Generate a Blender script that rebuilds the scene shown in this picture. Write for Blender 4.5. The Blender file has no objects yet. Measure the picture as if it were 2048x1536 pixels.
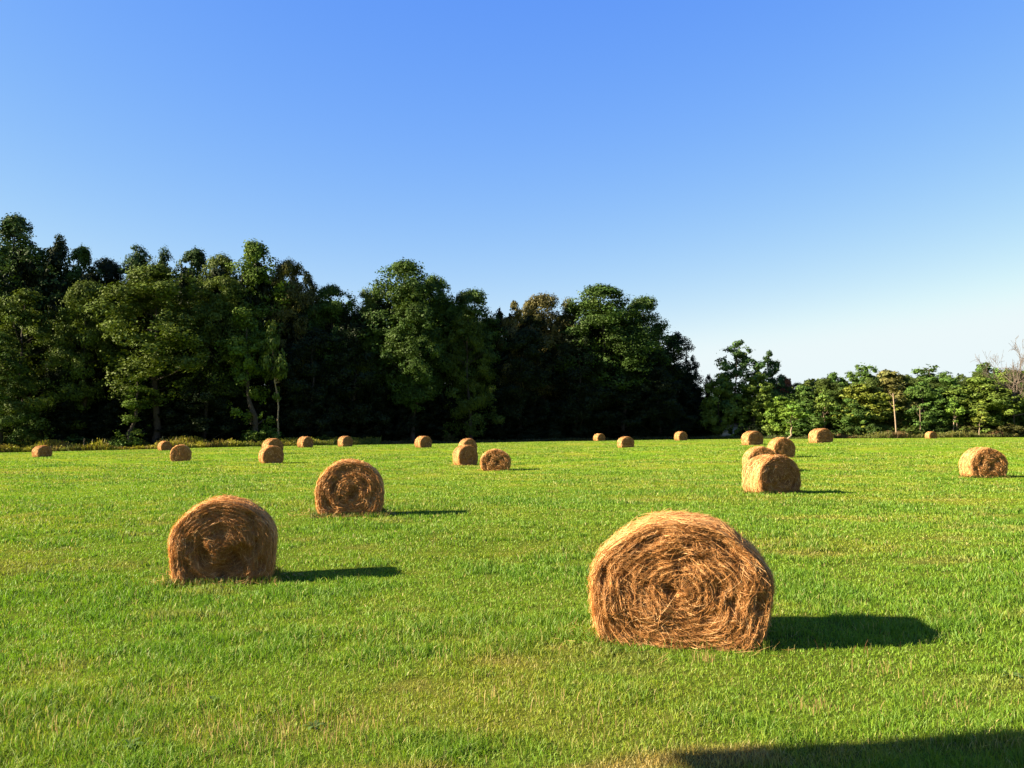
import bpy, math, time
import numpy as np
from mathutils import Matrix, Vector
T0 = time.time()
sc = bpy.context.scene
COL = sc.collection
PI = math.pi
R = math.radians

# ------------------------------------------------------------------ camera
F = 1774.0                      # focal length in pixels of the 2048 wide photograph
CAM_H = 2.0
PITCH, ROLL = R(3.03), R(0.5)
CM = Matrix.Translation((0, 0, CAM_H)) @ Matrix.Rotation(PI / 2 + PITCH, 4, 'X') @ Matrix.Rotation(-ROLL, 4, 'Z')
cam_d = bpy.data.cameras.new('camera')
cam_d.sensor_width = 36.0
cam_d.lens = 36.0 * F / 2048.0
cam_d.clip_start = 0.1
cam_d.clip_end = 9000
cam = bpy.data.objects.new('camera', cam_d)
COL.objects.link(cam)
cam.matrix_world = CM
sc.camera = cam
CR = np.array(CM.to_3x3())


def ray(px, py):
    v = CR @ np.array([(px - 1024) / F, -(py - 768) / F, -1.0])
    return v / v[1]


def at(px, py, d):
    v = ray(px, py) * d
    return np.array([v[0], v[1], v[2] + CAM_H])


def proj(p):
    q = CR.T @ (np.asarray(p, float) - np.array([0, 0, CAM_H]))
    return 1024 + F * q[0] / -q[2], 768 - F * q[1] / -q[2]


# ------------------------------------------------------------------ light
SUN_EL, SUN_B = 26.0, 11.0      # elevation; how far the sun stands behind the camera plane, on the left
sd = Vector((-math.cos(R(SUN_EL)) * math.cos(R(SUN_B)), -math.cos(R(SUN_EL)) * math.sin(R(SUN_B)), math.sin(R(SUN_EL))))
sl = bpy.data.lights.new('sun', 'SUN')
sl.energy = 5.0
sl.angle = R(0.55)
sl.color = (1.0, 0.87, 0.68)
so = bpy.data.objects.new('sun', sl)
COL.objects.link(so)
so.location = (-40, -20, 40)
so.rotation_euler = sd.to_track_quat('Z', 'Y').to_euler()

w = bpy.data.worlds.new('World')
sc.world = w
w.use_nodes = True
nt = w.node_tree
bg = nt.nodes['Background']
sky = nt.nodes.new('ShaderNodeTexSky')
sky.sky_type = 'NISHITA'
sky.sun_disc = False
sky.sun_elevation = R(SUN_EL)
sky.sun_rotation = math.atan2(sd.x, sd.y)
sky.air_density = 1.0
sky.dust_density = 0.3
sky.ozone_density = 2.0
sky.altitude = 100
# grade the clear sky: deeper blue overhead, gentle pale band low down (one response for the whole dome)
sp = nt.nodes.new('ShaderNodeSeparateColor')
cb = nt.nodes.new('ShaderNodeCombineColor')
nt.links.new(sky.outputs[0], sp.inputs[0])
for ch, (e_, a_) in enumerate(((1.43, 1.38), (.96, .98), (.15, 1.02))):
    m1 = nt.nodes.new('ShaderNodeMath')
    m1.operation = 'MULTIPLY'
    m1.inputs[1].default_value = .185
    m2 = nt.nodes.new('ShaderNodeMath')
    m2.operation = 'POWER'
    m2.inputs[1].default_value = e_
    m3 = nt.nodes.new('ShaderNodeMath')
    m3.operation = 'MULTIPLY'
    m3.inputs[1].default_value = a_ / .2854
    nt.links.new(sp.outputs[ch], m1.inputs[0])
    nt.links.new(m1.outputs[0], m2.inputs[0])
    nt.links.new(m2.outputs[0], m3.inputs[0])
    m4 = nt.nodes.new('ShaderNodeMath')
    m4.operation = 'SMOOTH_MIN'
    m4.inputs[1].default_value = (.84, .945, .965)[ch] / .2854
    m4.inputs[2].default_value = (.25, .10, .0)[ch] / .2854
    nt.links.new(m3.outputs[0], m4.inputs[0])
    nt.links.new(m4.outputs[0], cb.inputs[ch])
nt.links.new(cb.outputs[0], bg.inputs[0])
bg.inputs[1].default_value = 0.06
sc.view_settings.view_transform = 'Standard'
sc.view_settings.look = 'None'
sc.view_settings.gamma = 1.0
sc.view_settings.use_curve_mapping = False
sc.view_settings.exposure = 2.25
sc.cycles.max_bounces = 6
sc.cycles.diffuse_bounces = 3
sc.cycles.transmission_bounces = 3
sc.cycles.transparent_max_bounces = 4


# ------------------------------------------------------------------ noise
def _h(ix, iy, iz, seed):
    n = (ix * 374761393 + iy * 668265263 + iz * 2147483647 * 3 + seed * 1274126177) & 0xFFFFFFFF
    n = ((n ^ (n >> 13)) * 1274126177) & 0xFFFFFFFF
    n = ((n ^ (n >> 16)) * 2246822519) & 0xFFFFFFFF
    return ((n ^ (n >> 15)) & 0xFFFFFF) / float(0xFFFFFF)


def vn(x, y, z=None, seed=0):
    x = np.asarray(x, float)
    y = np.asarray(y, float)
    z = np.zeros_like(x) if z is None else np.asarray(z, float)
    ix, iy, iz = np.floor(x).astype(np.int64), np.floor(y).astype(np.int64), np.floor(z).astype(np.int64)
    fx, fy, fz = x - ix, y - iy, z - iz
    fx, fy, fz = [f * f * (3 - 2 * f) for f in (fx, fy, fz)]
    r = 0
    for dx in (0, 1):
        for dy in (0, 1):
            for dz in (0, 1):
                r = r + _h(ix + dx, iy + dy, iz + dz, seed) * (fx if dx else 1 - fx) * (fy if dy else 1 - fy) * (fz if dz else 1 - fz)
    return r


def fbm(x, y, z=None, seed=0, octs=4):
    a, s, t = 0, 1.0, 0
    for o in range(octs):
        a = a + s * vn(x * 2 ** o + 17.3 * o, y * 2 ** o - 9.1 * o, None if z is None else z * 2 ** o, seed + o)
        t += s
        s *= 0.5
    return a / t


# ------------------------------------------------------------------ mesh building
def mesh(name, V, faces, mat=None, col=None, smooth=False):
    """V (n,3); faces: list of integer arrays, each (m,k)."""
    me = bpy.data.meshes.new(name)
    V = np.ascontiguousarray(V, np.float32)
    me.vertices.add(len(V))
    me.vertices.foreach_set('co', V.ravel())
    faces = [np.asarray(f, np.int32) for f in faces if len(f)]
    loops = np.concatenate([f.ravel() for f in faces])
    tot = np.concatenate([np.full(len(f), f.shape[1], np.int32) for f in faces])
    start = np.concatenate([[0], np.cumsum(tot)[:-1]]).astype(np.int32)
    me.loops.add(len(loops))
    me.loops.foreach_set('vertex_index', loops)
    me.polygons.add(len(tot))
    me.polygons.foreach_set('loop_start', start)
    if smooth:
        me.polygons.foreach_set('use_smooth', np.ones(len(tot), bool))
    if col is not None:
        c = np.ones((len(V), 4), np.float32)
        c[:, :3] = col
        at_ = me.attributes.new('col', 'FLOAT_COLOR', 'POINT')
        at_.data.foreach_set('color', c.ravel())
    me.update(calc_edges=True)
    if mat:
        me.materials.append(mat)
    return me


def link(name, data, parent=None, loc=(0, 0, 0), rz=0.0, scale=(1, 1, 1)):
    o = bpy.data.objects.new(name, data)
    COL.objects.link(o)
    o.parent = parent
    o.location = loc
    o.rotation_euler = (0, 0, rz)
    o.scale = scale
    return o


def tag(o, label=None, cat=None, group=None, kind=None):
    for k, v in (('label', label), ('category', cat), ('group', group), ('kind', kind)):
        if v:
            o[k] = v
    return o


class Geo:
    def __init__(s):
        s.V, s.Q, s.T, s.C, s.n = [], [], [], [], 0

    def add(s, V, Q=None, T=None, C=None):
        V = np.asarray(V, float)
        if Q is not None:
            s.Q.append(np.asarray(Q, np.int64) + s.n)
        if T is not None:
            s.T.append(np.asarray(T, np.int64) + s.n)
        s.V.append(V)
        c = np.ones((len(V), 3))
        if C is not None:
            c[:] = C
        s.C.append(c)
        s.n += len(V)

    def box(s, lo, hi, C=None):
        x0, y0, z0 = lo
        x1, y1, z1 = hi
        V = [(x0, y0, z0), (x1, y0, z0), (x1, y1, z0), (x0, y1, z0), (x0, y0, z1), (x1, y0, z1), (x1, y1, z1), (x0, y1, z1)]
        s.add(V, Q=[(0, 3, 2, 1), (4, 5, 6, 7), (0, 1, 5, 4), (1, 2, 6, 5), (2, 3, 7, 6), (3, 0, 4, 7)], C=C)

    def tube(s, P, rad, k=6, C=None):
        P = np.asarray(P, float)
        rad = np.broadcast_to(rad, len(P))
        d = np.gradient(P, axis=0)
        d /= np.linalg.norm(d, axis=1)[:, None] + 1e-9
        up = np.array([0.13, 0.97, 0.21]) if abs(d[0][2]) > 0.7 else np.array([0.05, 0.1, 1.0])
        a = np.cross(d, up)
        a /= np.linalg.norm(a, axis=1)[:, None] + 1e-9
        b = np.cross(d, a)
        th = np.arange(k) * 2 * PI / k
        V = P[:, None] + rad[:, None, None] * (a[:, None] * np.cos(th)[None, :, None] + b[:, None] * np.sin(th)[None, :, None])
        V = V.reshape(-1, 3)
        i = np.arange(len(P) - 1)[:, None] * k
        j = np.arange(k)[None]
        j2 = (j + 1) % k
        Q = np.stack([i + j, i + j2, i + k + j2, i + k + j], -1).reshape(-1, 4)
        s.add(V, Q=Q, C=C)

    def ribbons(s, P, wid, side, C):
        """P (n,m,3) centre lines, wid (n,m), side (n,3) or (n,m,3), C (n,3)."""
        n, m = P.shape[:2]
        if side.ndim == 2:
            side = side[:, None]
        A = P - side * wid[..., None] * .5
        B = P + side * wid[..., None] * .5
        V = np.stack([A, B], 2).reshape(-1, 3)
        base = (np.arange(n) * m * 2)[:, None] + (np.arange(m - 1) * 2)[None]
        Q = np.stack([base, base + 1, base + 3, base + 2], -1).reshape(-1, 4)
        s.add(V, Q=Q, C=np.repeat(C, m * 2, 0))

    def build(s, name, mat, smooth=False):
        F_ = []
        if s.Q:
            F_.append(np.concatenate(s.Q))
        if s.T:
            F_.append(np.concatenate(s.T))
        return mesh(name, np.concatenate(s.V), F_, mat, np.concatenate(s.C), smooth)


# ------------------------------------------------------------------ materials
def newmat(name):
    m = bpy.data.materials.new(name)
    m.use_nodes = True
    t = m.node_tree
    t.nodes.clear()
    out = t.nodes.new('ShaderNodeOutputMaterial')
    return m, t, out


def N(t, kind, **kw):
    n = t.nodes.new(kind)
    for k, v in kw.items():
        if k in n.inputs.keys():
            n.inputs[k].default_value = v
        else:
            setattr(n, k, v)
    return n


def leafy(name, trans=0.3, gloss=0.05, tcol=(1.3, 1.25, 0.5)):
    m, t, out = newmat(name)
    a = N(t, 'ShaderNodeAttribute', attribute_name='col')
    oi = N(t, 'ShaderNodeObjectInfo')
    mul = N(t, 'ShaderNodeMix', data_type='RGBA', blend_type='MULTIPLY')
    mul.inputs[0].default_value = 1
    t.links.new(a.outputs['Color'], mul.inputs[6])
    t.links.new(oi.outputs['Color'], mul.inputs[7])
    m2 = N(t, 'ShaderNodeMix', data_type='RGBA', blend_type='MULTIPLY')
    m2.inputs[0].default_value = 1
    m2.inputs[7].default_value = (*tcol, 1)
    t.links.new(mul.outputs[2], m2.inputs[6])
    d = N(t, 'ShaderNodeBsdfDiffuse')
    tr = N(t, 'ShaderNodeBsdfTranslucent')
    g = N(t, 'ShaderNodeBsdfGlossy', Roughness=0.55)
    t.links.new(mul.outputs[2], d.inputs[0])
    t.links.new(m2.outputs[2], tr.inputs[0])
    x = N(t, 'ShaderNodeMixShader', Fac=trans)
    t.links.new(d.outputs[0], x.inputs[1])
    t.links.new(tr.outputs[0], x.inputs[2])
    y = N(t, 'ShaderNodeMixShader', Fac=gloss)
    t.links.new(x.outputs[0], y.inputs[1])
    t.links.new(g.outputs[0], y.inputs[2])
    g.inputs[0].default_value = (.6, .6, .5, 1)
    t.links.new(y.outputs[0], out.inputs[0])
    return m


def noisy(name, c1, c2, scale=5.0, rough=0.9, bump=0.3, attr=False, stretch=(1, 1, 1), detail=6, bdist=0.02):
    m, t, out = newmat(name)
    tc = N(t, 'ShaderNodeTexCoord')
    mp = N(t, 'ShaderNodeMapping')
    mp.inputs['Scale'].default_value = stretch
    t.links.new(tc.outputs['Object'], mp.inputs[0])
    n = N(t, 'ShaderNodeTexNoise', Scale=scale, Detail=detail)
    t.links.new(mp.outputs[0], n.inputs['Vector'])
    r = N(t, 'ShaderNodeValToRGB')
    r.color_ramp.elements[0].position = .32
    r.color_ramp.elements[1].position = .68
    r.color_ramp.elements[0].color = (*c1, 1)
    r.color_ramp.elements[1].color = (*c2, 1)
    t.links.new(n.outputs[0], r.inputs[0])
    p = N(t, 'ShaderNodeBsdfPrincipled', Roughness=rough)
    p.inputs['Specular IOR Level'].default_value = 0.15
    if attr:
        a = N(t, 'ShaderNodeAttribute', attribute_name='col')
        mul = N(t, 'ShaderNodeMix', data_type='RGBA', blend_type='MULTIPLY')
        mul.inputs[0].default_value = 1
        t.links.new(r.outputs[0], mul.inputs[6])
        t.links.new(a.outputs['Color'], mul.inputs[7])
        t.links.new(mul.outputs[2], p.inputs['Base Color'])
    else:
        t.links.new(r.outputs[0], p.inputs['Base Color'])
    if bump:
        b = N(t, 'ShaderNodeBump', Strength=bump, Distance=bdist)
        t.links.new(n.outputs[0], b.inputs['Height'])
        t.links.new(b.outputs[0], p.inputs['Normal'])
    t.links.new(p.outputs[0], out.inputs[0])
    return m


M_leaf = leafy('foliage', 0.16, 0.015)
M_grass = leafy('grass_blades', 0.35, 0.03, (1.2, 1.3, 0.6))
M_straw = leafy('hay_strands', 0.12, 0.03, (1.2, 1.0, 0.6))
M_hay = noisy('hay_packed', (.10, .043, .013), (.30, .15, .05), 38, .95, .9, attr=True)
M_bark = noisy('bark', (.022, .017, .012), (.065, .052, .038), 6, .95, .6, attr=True, stretch=(3, 3, .5))
M_wood = noisy('added_shelter_boards', (.16, .10, .06), (.26, .18, .12), 3, .9, .3, stretch=(6, 6, .4))
M_roof = noisy('added_shelter_metal', (.2, .2, .2), (.3, .29, .28), 2, .5, .1)
M_white = noisy('white_siding', (.40, .40, .39), (.46, .46, .45), 2, .8, .1)
M_grey = noisy('grey_shingles', (.12, .12, .12), (.18, .17, .17), 4, .9, .2)
M_pane = noisy('dark_pane', (.02, .025, .03), (.03, .035, .04), 1, .2, 0)

# ------------------------------------------------------------------ terrain
EDGE = [(-900, 156), (-300, 153), (0, 151), (300, 153), (600, 158), (1000, 174), (1200, 183), (1400, 192), (1750, 176), (2048, 178), (2600, 180)]


def Dedge(px):
    return float(np.interp(px, [e[0] for e in EDGE], [e[1] for e in EDGE]))


# xl, xr, ytop, ybase, turn of the face to the right of the line of sight, label
BALES = [
    (1184, 1541, 1021, 1290, 1, 'largest and nearest hay bale, shaggy golden end facing us with loose stems sticking out'),
    (337, 553, 991, 1168, -6, 'big hay bale in the left foreground with dark hollows around its end spiral'),
    (631, 766, 918, 1033, -3, 'mid-field hay bale with flattened foot and long thin shadow, behind the left foreground bale'),
    (1483, 1602, 909, 987, 38, 'hay bale with bright flank and very dark end, before two others on the right'),
    (1484, 1557, 893, 944, 20, 'hay bale mostly hidden behind the bright-flanked dark-ended bale on the right'),
    (1534, 1591, 875, 915, 30, 'rearmost bale of the overlapping three on the right, its end lit golden'),
    (1482, 1527, 862, 890, 38, 'small hay bale with shadowed end, just left of and behind the overlapping three'),
    (1616, 1667, 857, 886, 40, 'small hay bale, half bright half dark, before thin pale stems of the right wood'),
    (1847, 1877, 863, 877, 45, 'tiny low hay bale close to the weeds in front of the right wood'),
    (1917, 2016, 895, 955, 31, 'hay bale standing alone near the right edge, wide bright flank and swirled brown end'),
    (961, 1021, 898, 941, 2, 'hay bale with round ringed end facing us, right of the overlapping central pair'),
    (905, 956, 890, 930, 30, 'front hay bale of the overlapping pair at the centre of the field'),
    (917, 954, 877, 908, 30, 'rear hay bale of the overlapping pair at the centre, only its top showing'),
    (829, 864, 872, 895, 40, 'lone small hay bale at the black wood, left of the overlapping central pair'),
    (675, 706, 872, 893, 40, 'small hay bale on the field edge directly beyond the mid-field bale'),
    (594, 627, 873, 895, 45, 'small hay bale on the field edge right of the overlapping pair on the left'),
    (523, 567, 877, 908, 35, 'rear hay bale of the overlapping pair on the left half of the field'),
    (517, 568, 891, 926, 20, 'front hay bale of the left overlapping pair, with dark end and light rim'),
    (340, 383, 889, 922, -6, 'small hay bale with flat brown round end facing us and a thin shadow'),
    (315, 344, 882, 901, 30, 'small hay bale touching the yellow weeds, just behind the flat brown-ended one'),
    (63, 105, 891, 914, 35, 'leftmost hay bale, small with dark end, beside the weeds'),
    (1186, 1211, 867, 882, 45, 'tiny hay bale at the foot of the black wood, leftmost of three there'),
    (1234, 1269, 873, 895, 30, 'half bright half dark small bale, nearest of three before the black wood'),
    (1348, 1375, 863, 881, 45, 'tiny hay bale before the dark right end of the big wood'),
]
BW, BH, BL = 1.60, 1.27, .92
anch = []
for xl, xr, yt, yb, dl, lab in BALES:
    d = F * BH / ((yb - yt) * 0.95)
    p = at((xl + xr) / 2, yb - (yb - yt) * .03, d)
    anch.append((p[0], p[1], p[2] * 0.92))
for (px, dd), ye in zip(EDGE[1:11], (910, 905, 898, 890, 885, 879.5, 878, 876, 874, 870)):
    p = at(px, ye, dd)
    anch.append((p[0], p[1], p[2]))
    anch.append((((px - 1024) / F) * (dd + 15), dd + 15, p[2]))
    anch.append((((px - 1024) / F) * (dd + 45), dd + 45, p[2]))
anch = np.array(anch)


def G(x, y):
    x = np.asarray(x, float)
    y = np.asarray(y, float)
    sh = x.shape
    x = x.ravel()
    y = y.ravel()
    num = np.zeros_like(x)
    den = np.full_like(x, 0.03)
    for ax, ay, az in anch:
        s = 2.0 + 0.085 * ay
        w_ = np.exp(-((x - ax) ** 2 + (y - ay) ** 2) / (2 * s * s))
        num += w_ * az
        den += w_
    z = num / den
    r = np.hypot(x, y)
    z = z * np.clip((420 - r) / 150, 0, 1)
    z += (vn(x / 7, y / 7, seed=5) - .5) * .08 * np.clip((r - 3) / 5, 0, 1) + (vn(x / 1.1, y / 1.1, seed=6) - .5) * .035
    return z.reshape(sh)


def gz(x, y):
    return float(G(np.array([x]), np.array([y]))[0])


def tint_fields(x, y):
    """dryness and lushness of the turf, used by the ground sheet and by the blades alike"""
    r = np.hypot(x, y)
    dry = fbm(x / 4.5, y / 3.0, seed=11) * .6 + fbm(x / .9, y / .7, seed=21) * .4
    lush = fbm(x / 2.6 + 31, y / 1.9, seed=41) * .55 + fbm(x / .45, y / .4, seed=51, octs=2) * .45
    mow = np.sin((x * .25 + y * .97) * 2 * PI / 5.5 + 2.5 * vn(x / 20, y / 20, seed=3)) * .05
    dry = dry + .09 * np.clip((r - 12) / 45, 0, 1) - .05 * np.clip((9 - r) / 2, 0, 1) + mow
    # scuffed strip where the mower turned, along the foot of the picture
    line = np.abs(y - (5.42 + .10 * x) + .12 * (vn(x * 2.0, y * 0 + 4, seed=8) - .5) + .3 * (vn(x * .8, y * 0 + 7, seed=18) - .5))
    strip = np.clip(1 - line / .24, 0, 1) * np.clip(2.4 * fbm(x * 2.2, y * 3, seed=19, octs=3) - .3, 0, 1) * np.clip((x + 1.6) / 1.5, 0, 1) * np.clip(2.6 - x, .35, 1)
    return dry, lush, strip


def turf_col(x, y, jit=0):
    dry, lush, strip = tint_fields(x, y)
    d = np.clip((dry - .48 + jit) / .24, 0, 1)[:, None]
    l = np.clip((lush - .42 - jit) / .25, 0, 1)[:, None]
    green = np.array([.132, .218, .012])
    deep = np.array([.070, .150, .010])
    yel = np.array([.200, .228, .018])
    c = yel * d + green * (1 - d)
    c = c * (1 - .75 * l) + deep * .75 * l
    bn = fbm(x / 1.3 + 70, y / .8, seed=63, octs=3) + .25 * (fbm(x / 9, y / 9, seed=64, octs=2) - .5)
    bn = (np.clip((bn - .66) / .08, 0, 1) * .35)[:, None]
    c = c * (1 - bn) + np.array([.25, .19, .05]) * bn
    s = (strip * .95)[:, None]
    return c * (1 - s) + np.array([.36, .21, .065]) * s


# ground sheet: polar grid round the camera, out past the horizon
rr = np.concatenate([np.linspace(0, 4, 8)[:-1], np.geomspace(4, 320, 230), np.geomspace(360, 8000, 14)])
na = 420
thn = np.arange(na) * 2 * PI / na
th_w = thn
X = (rr[:, None] * np.sin(th_w)[None])
Y = (rr[:, None] * np.cos(th_w)[None])
Z = G(X, Y)
V = np.stack([X, Y, Z], -1).reshape(-1, 3)
i = np.arange(len(rr) - 1)[:, None] * na
j = np.arange(na)[None]
Q = np.stack([i + j, i + na + j, i + na + (j + 1) % na, i + (j + 1) % na], -1).reshape(-1, 4)[:, ::-1][:, ::-1]
Q = Q[:, ::-1]
gcol = turf_col(V[:, 0], V[:, 1])
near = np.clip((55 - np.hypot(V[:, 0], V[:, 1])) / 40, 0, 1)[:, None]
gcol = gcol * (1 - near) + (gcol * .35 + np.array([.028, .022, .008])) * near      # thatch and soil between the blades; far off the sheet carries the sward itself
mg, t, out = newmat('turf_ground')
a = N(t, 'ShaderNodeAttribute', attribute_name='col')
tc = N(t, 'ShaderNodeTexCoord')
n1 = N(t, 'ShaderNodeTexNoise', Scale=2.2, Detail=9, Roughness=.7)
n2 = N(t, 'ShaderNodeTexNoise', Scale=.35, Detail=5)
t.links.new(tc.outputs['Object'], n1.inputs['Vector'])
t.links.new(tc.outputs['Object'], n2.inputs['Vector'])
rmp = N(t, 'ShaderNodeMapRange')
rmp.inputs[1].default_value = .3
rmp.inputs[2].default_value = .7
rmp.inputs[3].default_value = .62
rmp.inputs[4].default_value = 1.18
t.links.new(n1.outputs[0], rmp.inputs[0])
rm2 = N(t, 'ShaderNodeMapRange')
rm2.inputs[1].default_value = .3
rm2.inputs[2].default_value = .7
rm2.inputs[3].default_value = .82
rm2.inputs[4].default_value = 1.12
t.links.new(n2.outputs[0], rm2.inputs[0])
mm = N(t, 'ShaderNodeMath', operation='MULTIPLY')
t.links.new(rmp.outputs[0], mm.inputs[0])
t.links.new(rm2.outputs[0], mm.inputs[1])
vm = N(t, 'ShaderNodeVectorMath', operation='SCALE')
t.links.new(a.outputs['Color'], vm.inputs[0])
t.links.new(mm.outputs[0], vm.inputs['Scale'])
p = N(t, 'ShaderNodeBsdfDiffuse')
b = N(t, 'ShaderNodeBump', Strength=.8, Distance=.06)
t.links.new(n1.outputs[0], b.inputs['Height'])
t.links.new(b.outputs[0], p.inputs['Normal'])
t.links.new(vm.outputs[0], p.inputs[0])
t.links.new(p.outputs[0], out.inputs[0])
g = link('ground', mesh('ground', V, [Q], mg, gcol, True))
tag(g, 'mown green hay meadow stretching to the woods', 'ground', kind='structure')
print('ground', time.time() - T0)


# ------------------------------------------------------------------ hay bales
def profile(th):
    c, s_ = np.cos(th), np.sin(th)
    e = np.where(s_ >= 0, 1.88, 3.1)
    bz = np.where(s_ >= 0, .67, .74)
    k = (np.abs(c / .80) ** e + np.abs(s_ / bz) ** e) ** (-1 / e)
    return k * c, k * s_         # about the centre (0, .60)


CZ = .60
HAY1, HAY2, HAY3 = np.array([.44, .205, .060]), np.array([.23, .096, .025]), np.array([.58, .34, .135])


def bale_meshes(seed, q, pits, width, nf, nb):
    """one set of bale parts: the outer roll and the two end faces; q scales mesh resolution"""
    rng = np.random.default_rng(seed)
    warp = [rng.uniform(-.010, .010) for _ in range(6)]

    def rim(th):
        x, z = profile(th)
        k = 1 + sum(wp * np.sin((i_ + 2) * th + i_ * 1.7 + seed) for i_, wp in enumerate(warp)) * .8
        return x * k, z * k

    def barrel(th, v):            # v in -1..1 along the axis
        x, z = rim(th)
        ed = np.clip((np.abs(v) - .9) / .1, 0, 1)
        lump = (fbm(th * 6 / 2, v * 2.5, seed=seed, octs=4) - .5) * .045
        band = np.sin(v * 9 + 1.5 * vn(th * 2, v * 0, seed=seed + 3)) * .008
        k = 1 + lump + band - .055 * ed ** 2
        z2 = np.maximum(z * k, -CZ - .03)
        return np.stack([x * k, v * (BL / 2) * np.ones_like(x), z2 + CZ], -1)

    def face(rho, th, side):
        x, z = rim(th)
        k = rho * (1 - .055)
        X_, Z_ = x * k, np.maximum(z * k, -CZ - .03)
        ridge = np.sin((rho * 11.5 + th / (2 * PI)) * 2 * PI + 4.5 * vn(np.cos(th) * 2, np.sin(th) * 2 + rho * 4, seed=seed + 9)) * .014
        nz = (fbm(X_ * 4.5, Z_ * 4.5, seed=seed + 15, octs=5) - .5) * .11
        dd = ridge + nz + .03 * (1 - rho ** 2)
        for (u, v_, rad, dep) in pits:
            r0_ = math.hypot(u, v_) + .03
            er, et = np.array([u, v_]) / r0_, np.array([-v_, u]) / r0_
            a1 = (X_ - u) * er[0] + (Z_ - v_) * er[1] + (vn(X_ * 9, Z_ * 9, seed=seed + 61) - .5) * .10
            a2 = (X_ - u) * et[0] + (Z_ - v_) * et[1] + (vn(X_ * 7, Z_ * 7, seed=seed + 62) - .5) * .12
            m_ = np.exp(-((a1 / (rad * .75)) ** 2 + (a2 / (rad * 1.6)) ** 2) ** 1.4)
            dd = dd - dep * m_
        dd = dd * np.clip((1 - rho) / .06, 0, 1) ** .6
        yy = -(BL / 2) - dd
        return np.stack([X_, yy if side < 0 else -yy, Z_ + CZ], -1)

    parts = {}
    # outer roll
    g_ = Geo()
    nt_, nl = int(220 * q), int(46 * q) + 4
    th, v = np.meshgrid(np.arange(nt_) * 2 * PI / nt_, np.linspace(-1, 1, nl), indexing='ij')
    Vb = barrel(th.ravel(), v.ravel())
    i_ = np.arange(nt_)[:, None]
    j_ = np.arange(nl - 1)[None]
    Qb = np.stack([i_ * nl + j_, ((i_ + 1) % nt_) * nl + j_, ((i_ + 1) % nt_) * nl + j_ + 1, i_ * nl + j_ + 1], -1).reshape(-1, 4)
    g_.add(Vb, Q=Qb, C=np.array([1.25, 1.3, 1.4]))

    def strands(n, kind, side=-1):
        m = 4
        sgn = rng.choice([-1, 1], n)
        L = rng.uniform(.05, .26, n) * (1 if q > .5 else 1.2)
        dev = rng.normal(0, .4 if kind == 'face' else .35, n)
        loose = rng.random(n) < .13
        dev = np.where(loose, rng.uniform(-1.6, 1.6, n), dev)
        s_ = np.linspace(0, 1, m)[None]
        th0 = rng.uniform(0, 2 * PI, n)
        curl = rng.normal(0, .5, n)[:, None] * s_ ** 2
        off = rng.uniform(.000, .020, n)[:, None] + (rng.random(n) ** 3)[:, None] * .06 * s_ ** 2
        stick = rng.random(n) < .03
        off = off + np.where(stick, rng.uniform(.02, .08, n), 0)[:, None] * s_
        if kind == 'face':
            rho0 = np.sqrt(rng.uniform(.003, 1.0, n))
            dev = dev + (vn(rho0 * np.cos(th0) * 6, rho0 * np.sin(th0) * 6, seed=seed + 77) - .5) * 1.3
            rloc = .72 * rho0
            dth = (sgn * L * np.cos(dev) / (rloc + .06))[:, None] * s_
            drho = (L * np.sin(dev) / .74)[:, None] * (s_ + curl)
            TH = th0[:, None] + dth
            RH = np.clip(rho0[:, None] + drho, .01, 1.035)
            P = face(np.minimum(RH, 1).ravel(), TH.ravel(), side).reshape(n, m, 3)
            over = np.clip(RH - 1, 0, 1)[..., None]
            P = P * np.array([1, 1, 1]) + over * (P - np.array([0, 0, CZ]))
            nrm = np.zeros((n, m, 3))
            nrm[..., 1] = side
            P = P + nrm * off[..., None]
            tone = vn(rho0 * 14, th0 * 1.2, seed=seed + 31) * .5 + rng.random(n) * .5
            c = HAY2[None] * (1 - tone[:, None]) + HAY1[None] * tone[:, None]
            hi = rng.random(n) < .12
            c[hi] = HAY3 * rng.uniform(.8, 1.15, (hi.sum(), 1))
            if pits:
                for (u, v_, rad, dep) in pits:
                    m_ = ((P[:, 1, 0] - u) ** 2 + (P[:, 1, 2] - CZ - v_) ** 2) < (rad * .75) ** 2
                    keep = ~(m_ & (rng.random(n) < .6))
                    P, nrm, c, n_ = P[keep], nrm[keep], c[keep], keep.sum()
                    off = off[keep]
                    n = n_
        else:
            v0 = rng.uniform(-1, 1, n)
            TH = th0[:, None] + (sgn * L * 1.15 * np.cos(dev) / .75)[:, None] * s_
            VV = v0[:, None] + (L * np.sin(dev) / (BL / 2))[:, None] * (s_ + curl)
            VVc = np.clip(VV, -1.03, 1.03)
            P = barrel(TH.ravel(), VVc.ravel()).reshape(n, m, 3)
            nrm = P * np.array([1, 0, 1]) - np.array([0, 0, CZ])
            nrm /= np.linalg.norm(nrm, axis=2)[..., None] + 1e-9
            P = P + nrm * (off * .8)[..., None]
            tone = rng.random(n)
            c = 1.25 * HAY1[None] * (1 - tone[:, None]) + 1.2 * HAY3[None] * tone[:, None]
            lo = rng.random(n) < .15
            c[lo] = HAY2 * 1.2
        T_ = P[:, -1] - P[:, 0]
        T_ /= np.linalg.norm(T_, axis=1)[:, None] + 1e-9
        side_v = np.cross(T_, nrm[:, 0] + rng.normal(0, .55, (len(T_), 3)))
        side_v /= np.linalg.norm(side_v, axis=1)[:, None] + 1e-9
        wv = width * rng.uniform(.6, 1.4, len(T_))[:, None] * np.array([.8, 1, .9, .35])[None]
        ok = P[:, :, 2].min(axis=1) > -.05
        c = c * rng.uniform(.8, 1.2, (len(c), 1))
        return P[ok], wv[ok], side_v[ok], c[ok]

    gs = Geo()
    gs.ribbons(*strands(nb, 'barrel'))
    parts['outer_roll'] = (g_, gs)
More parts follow.
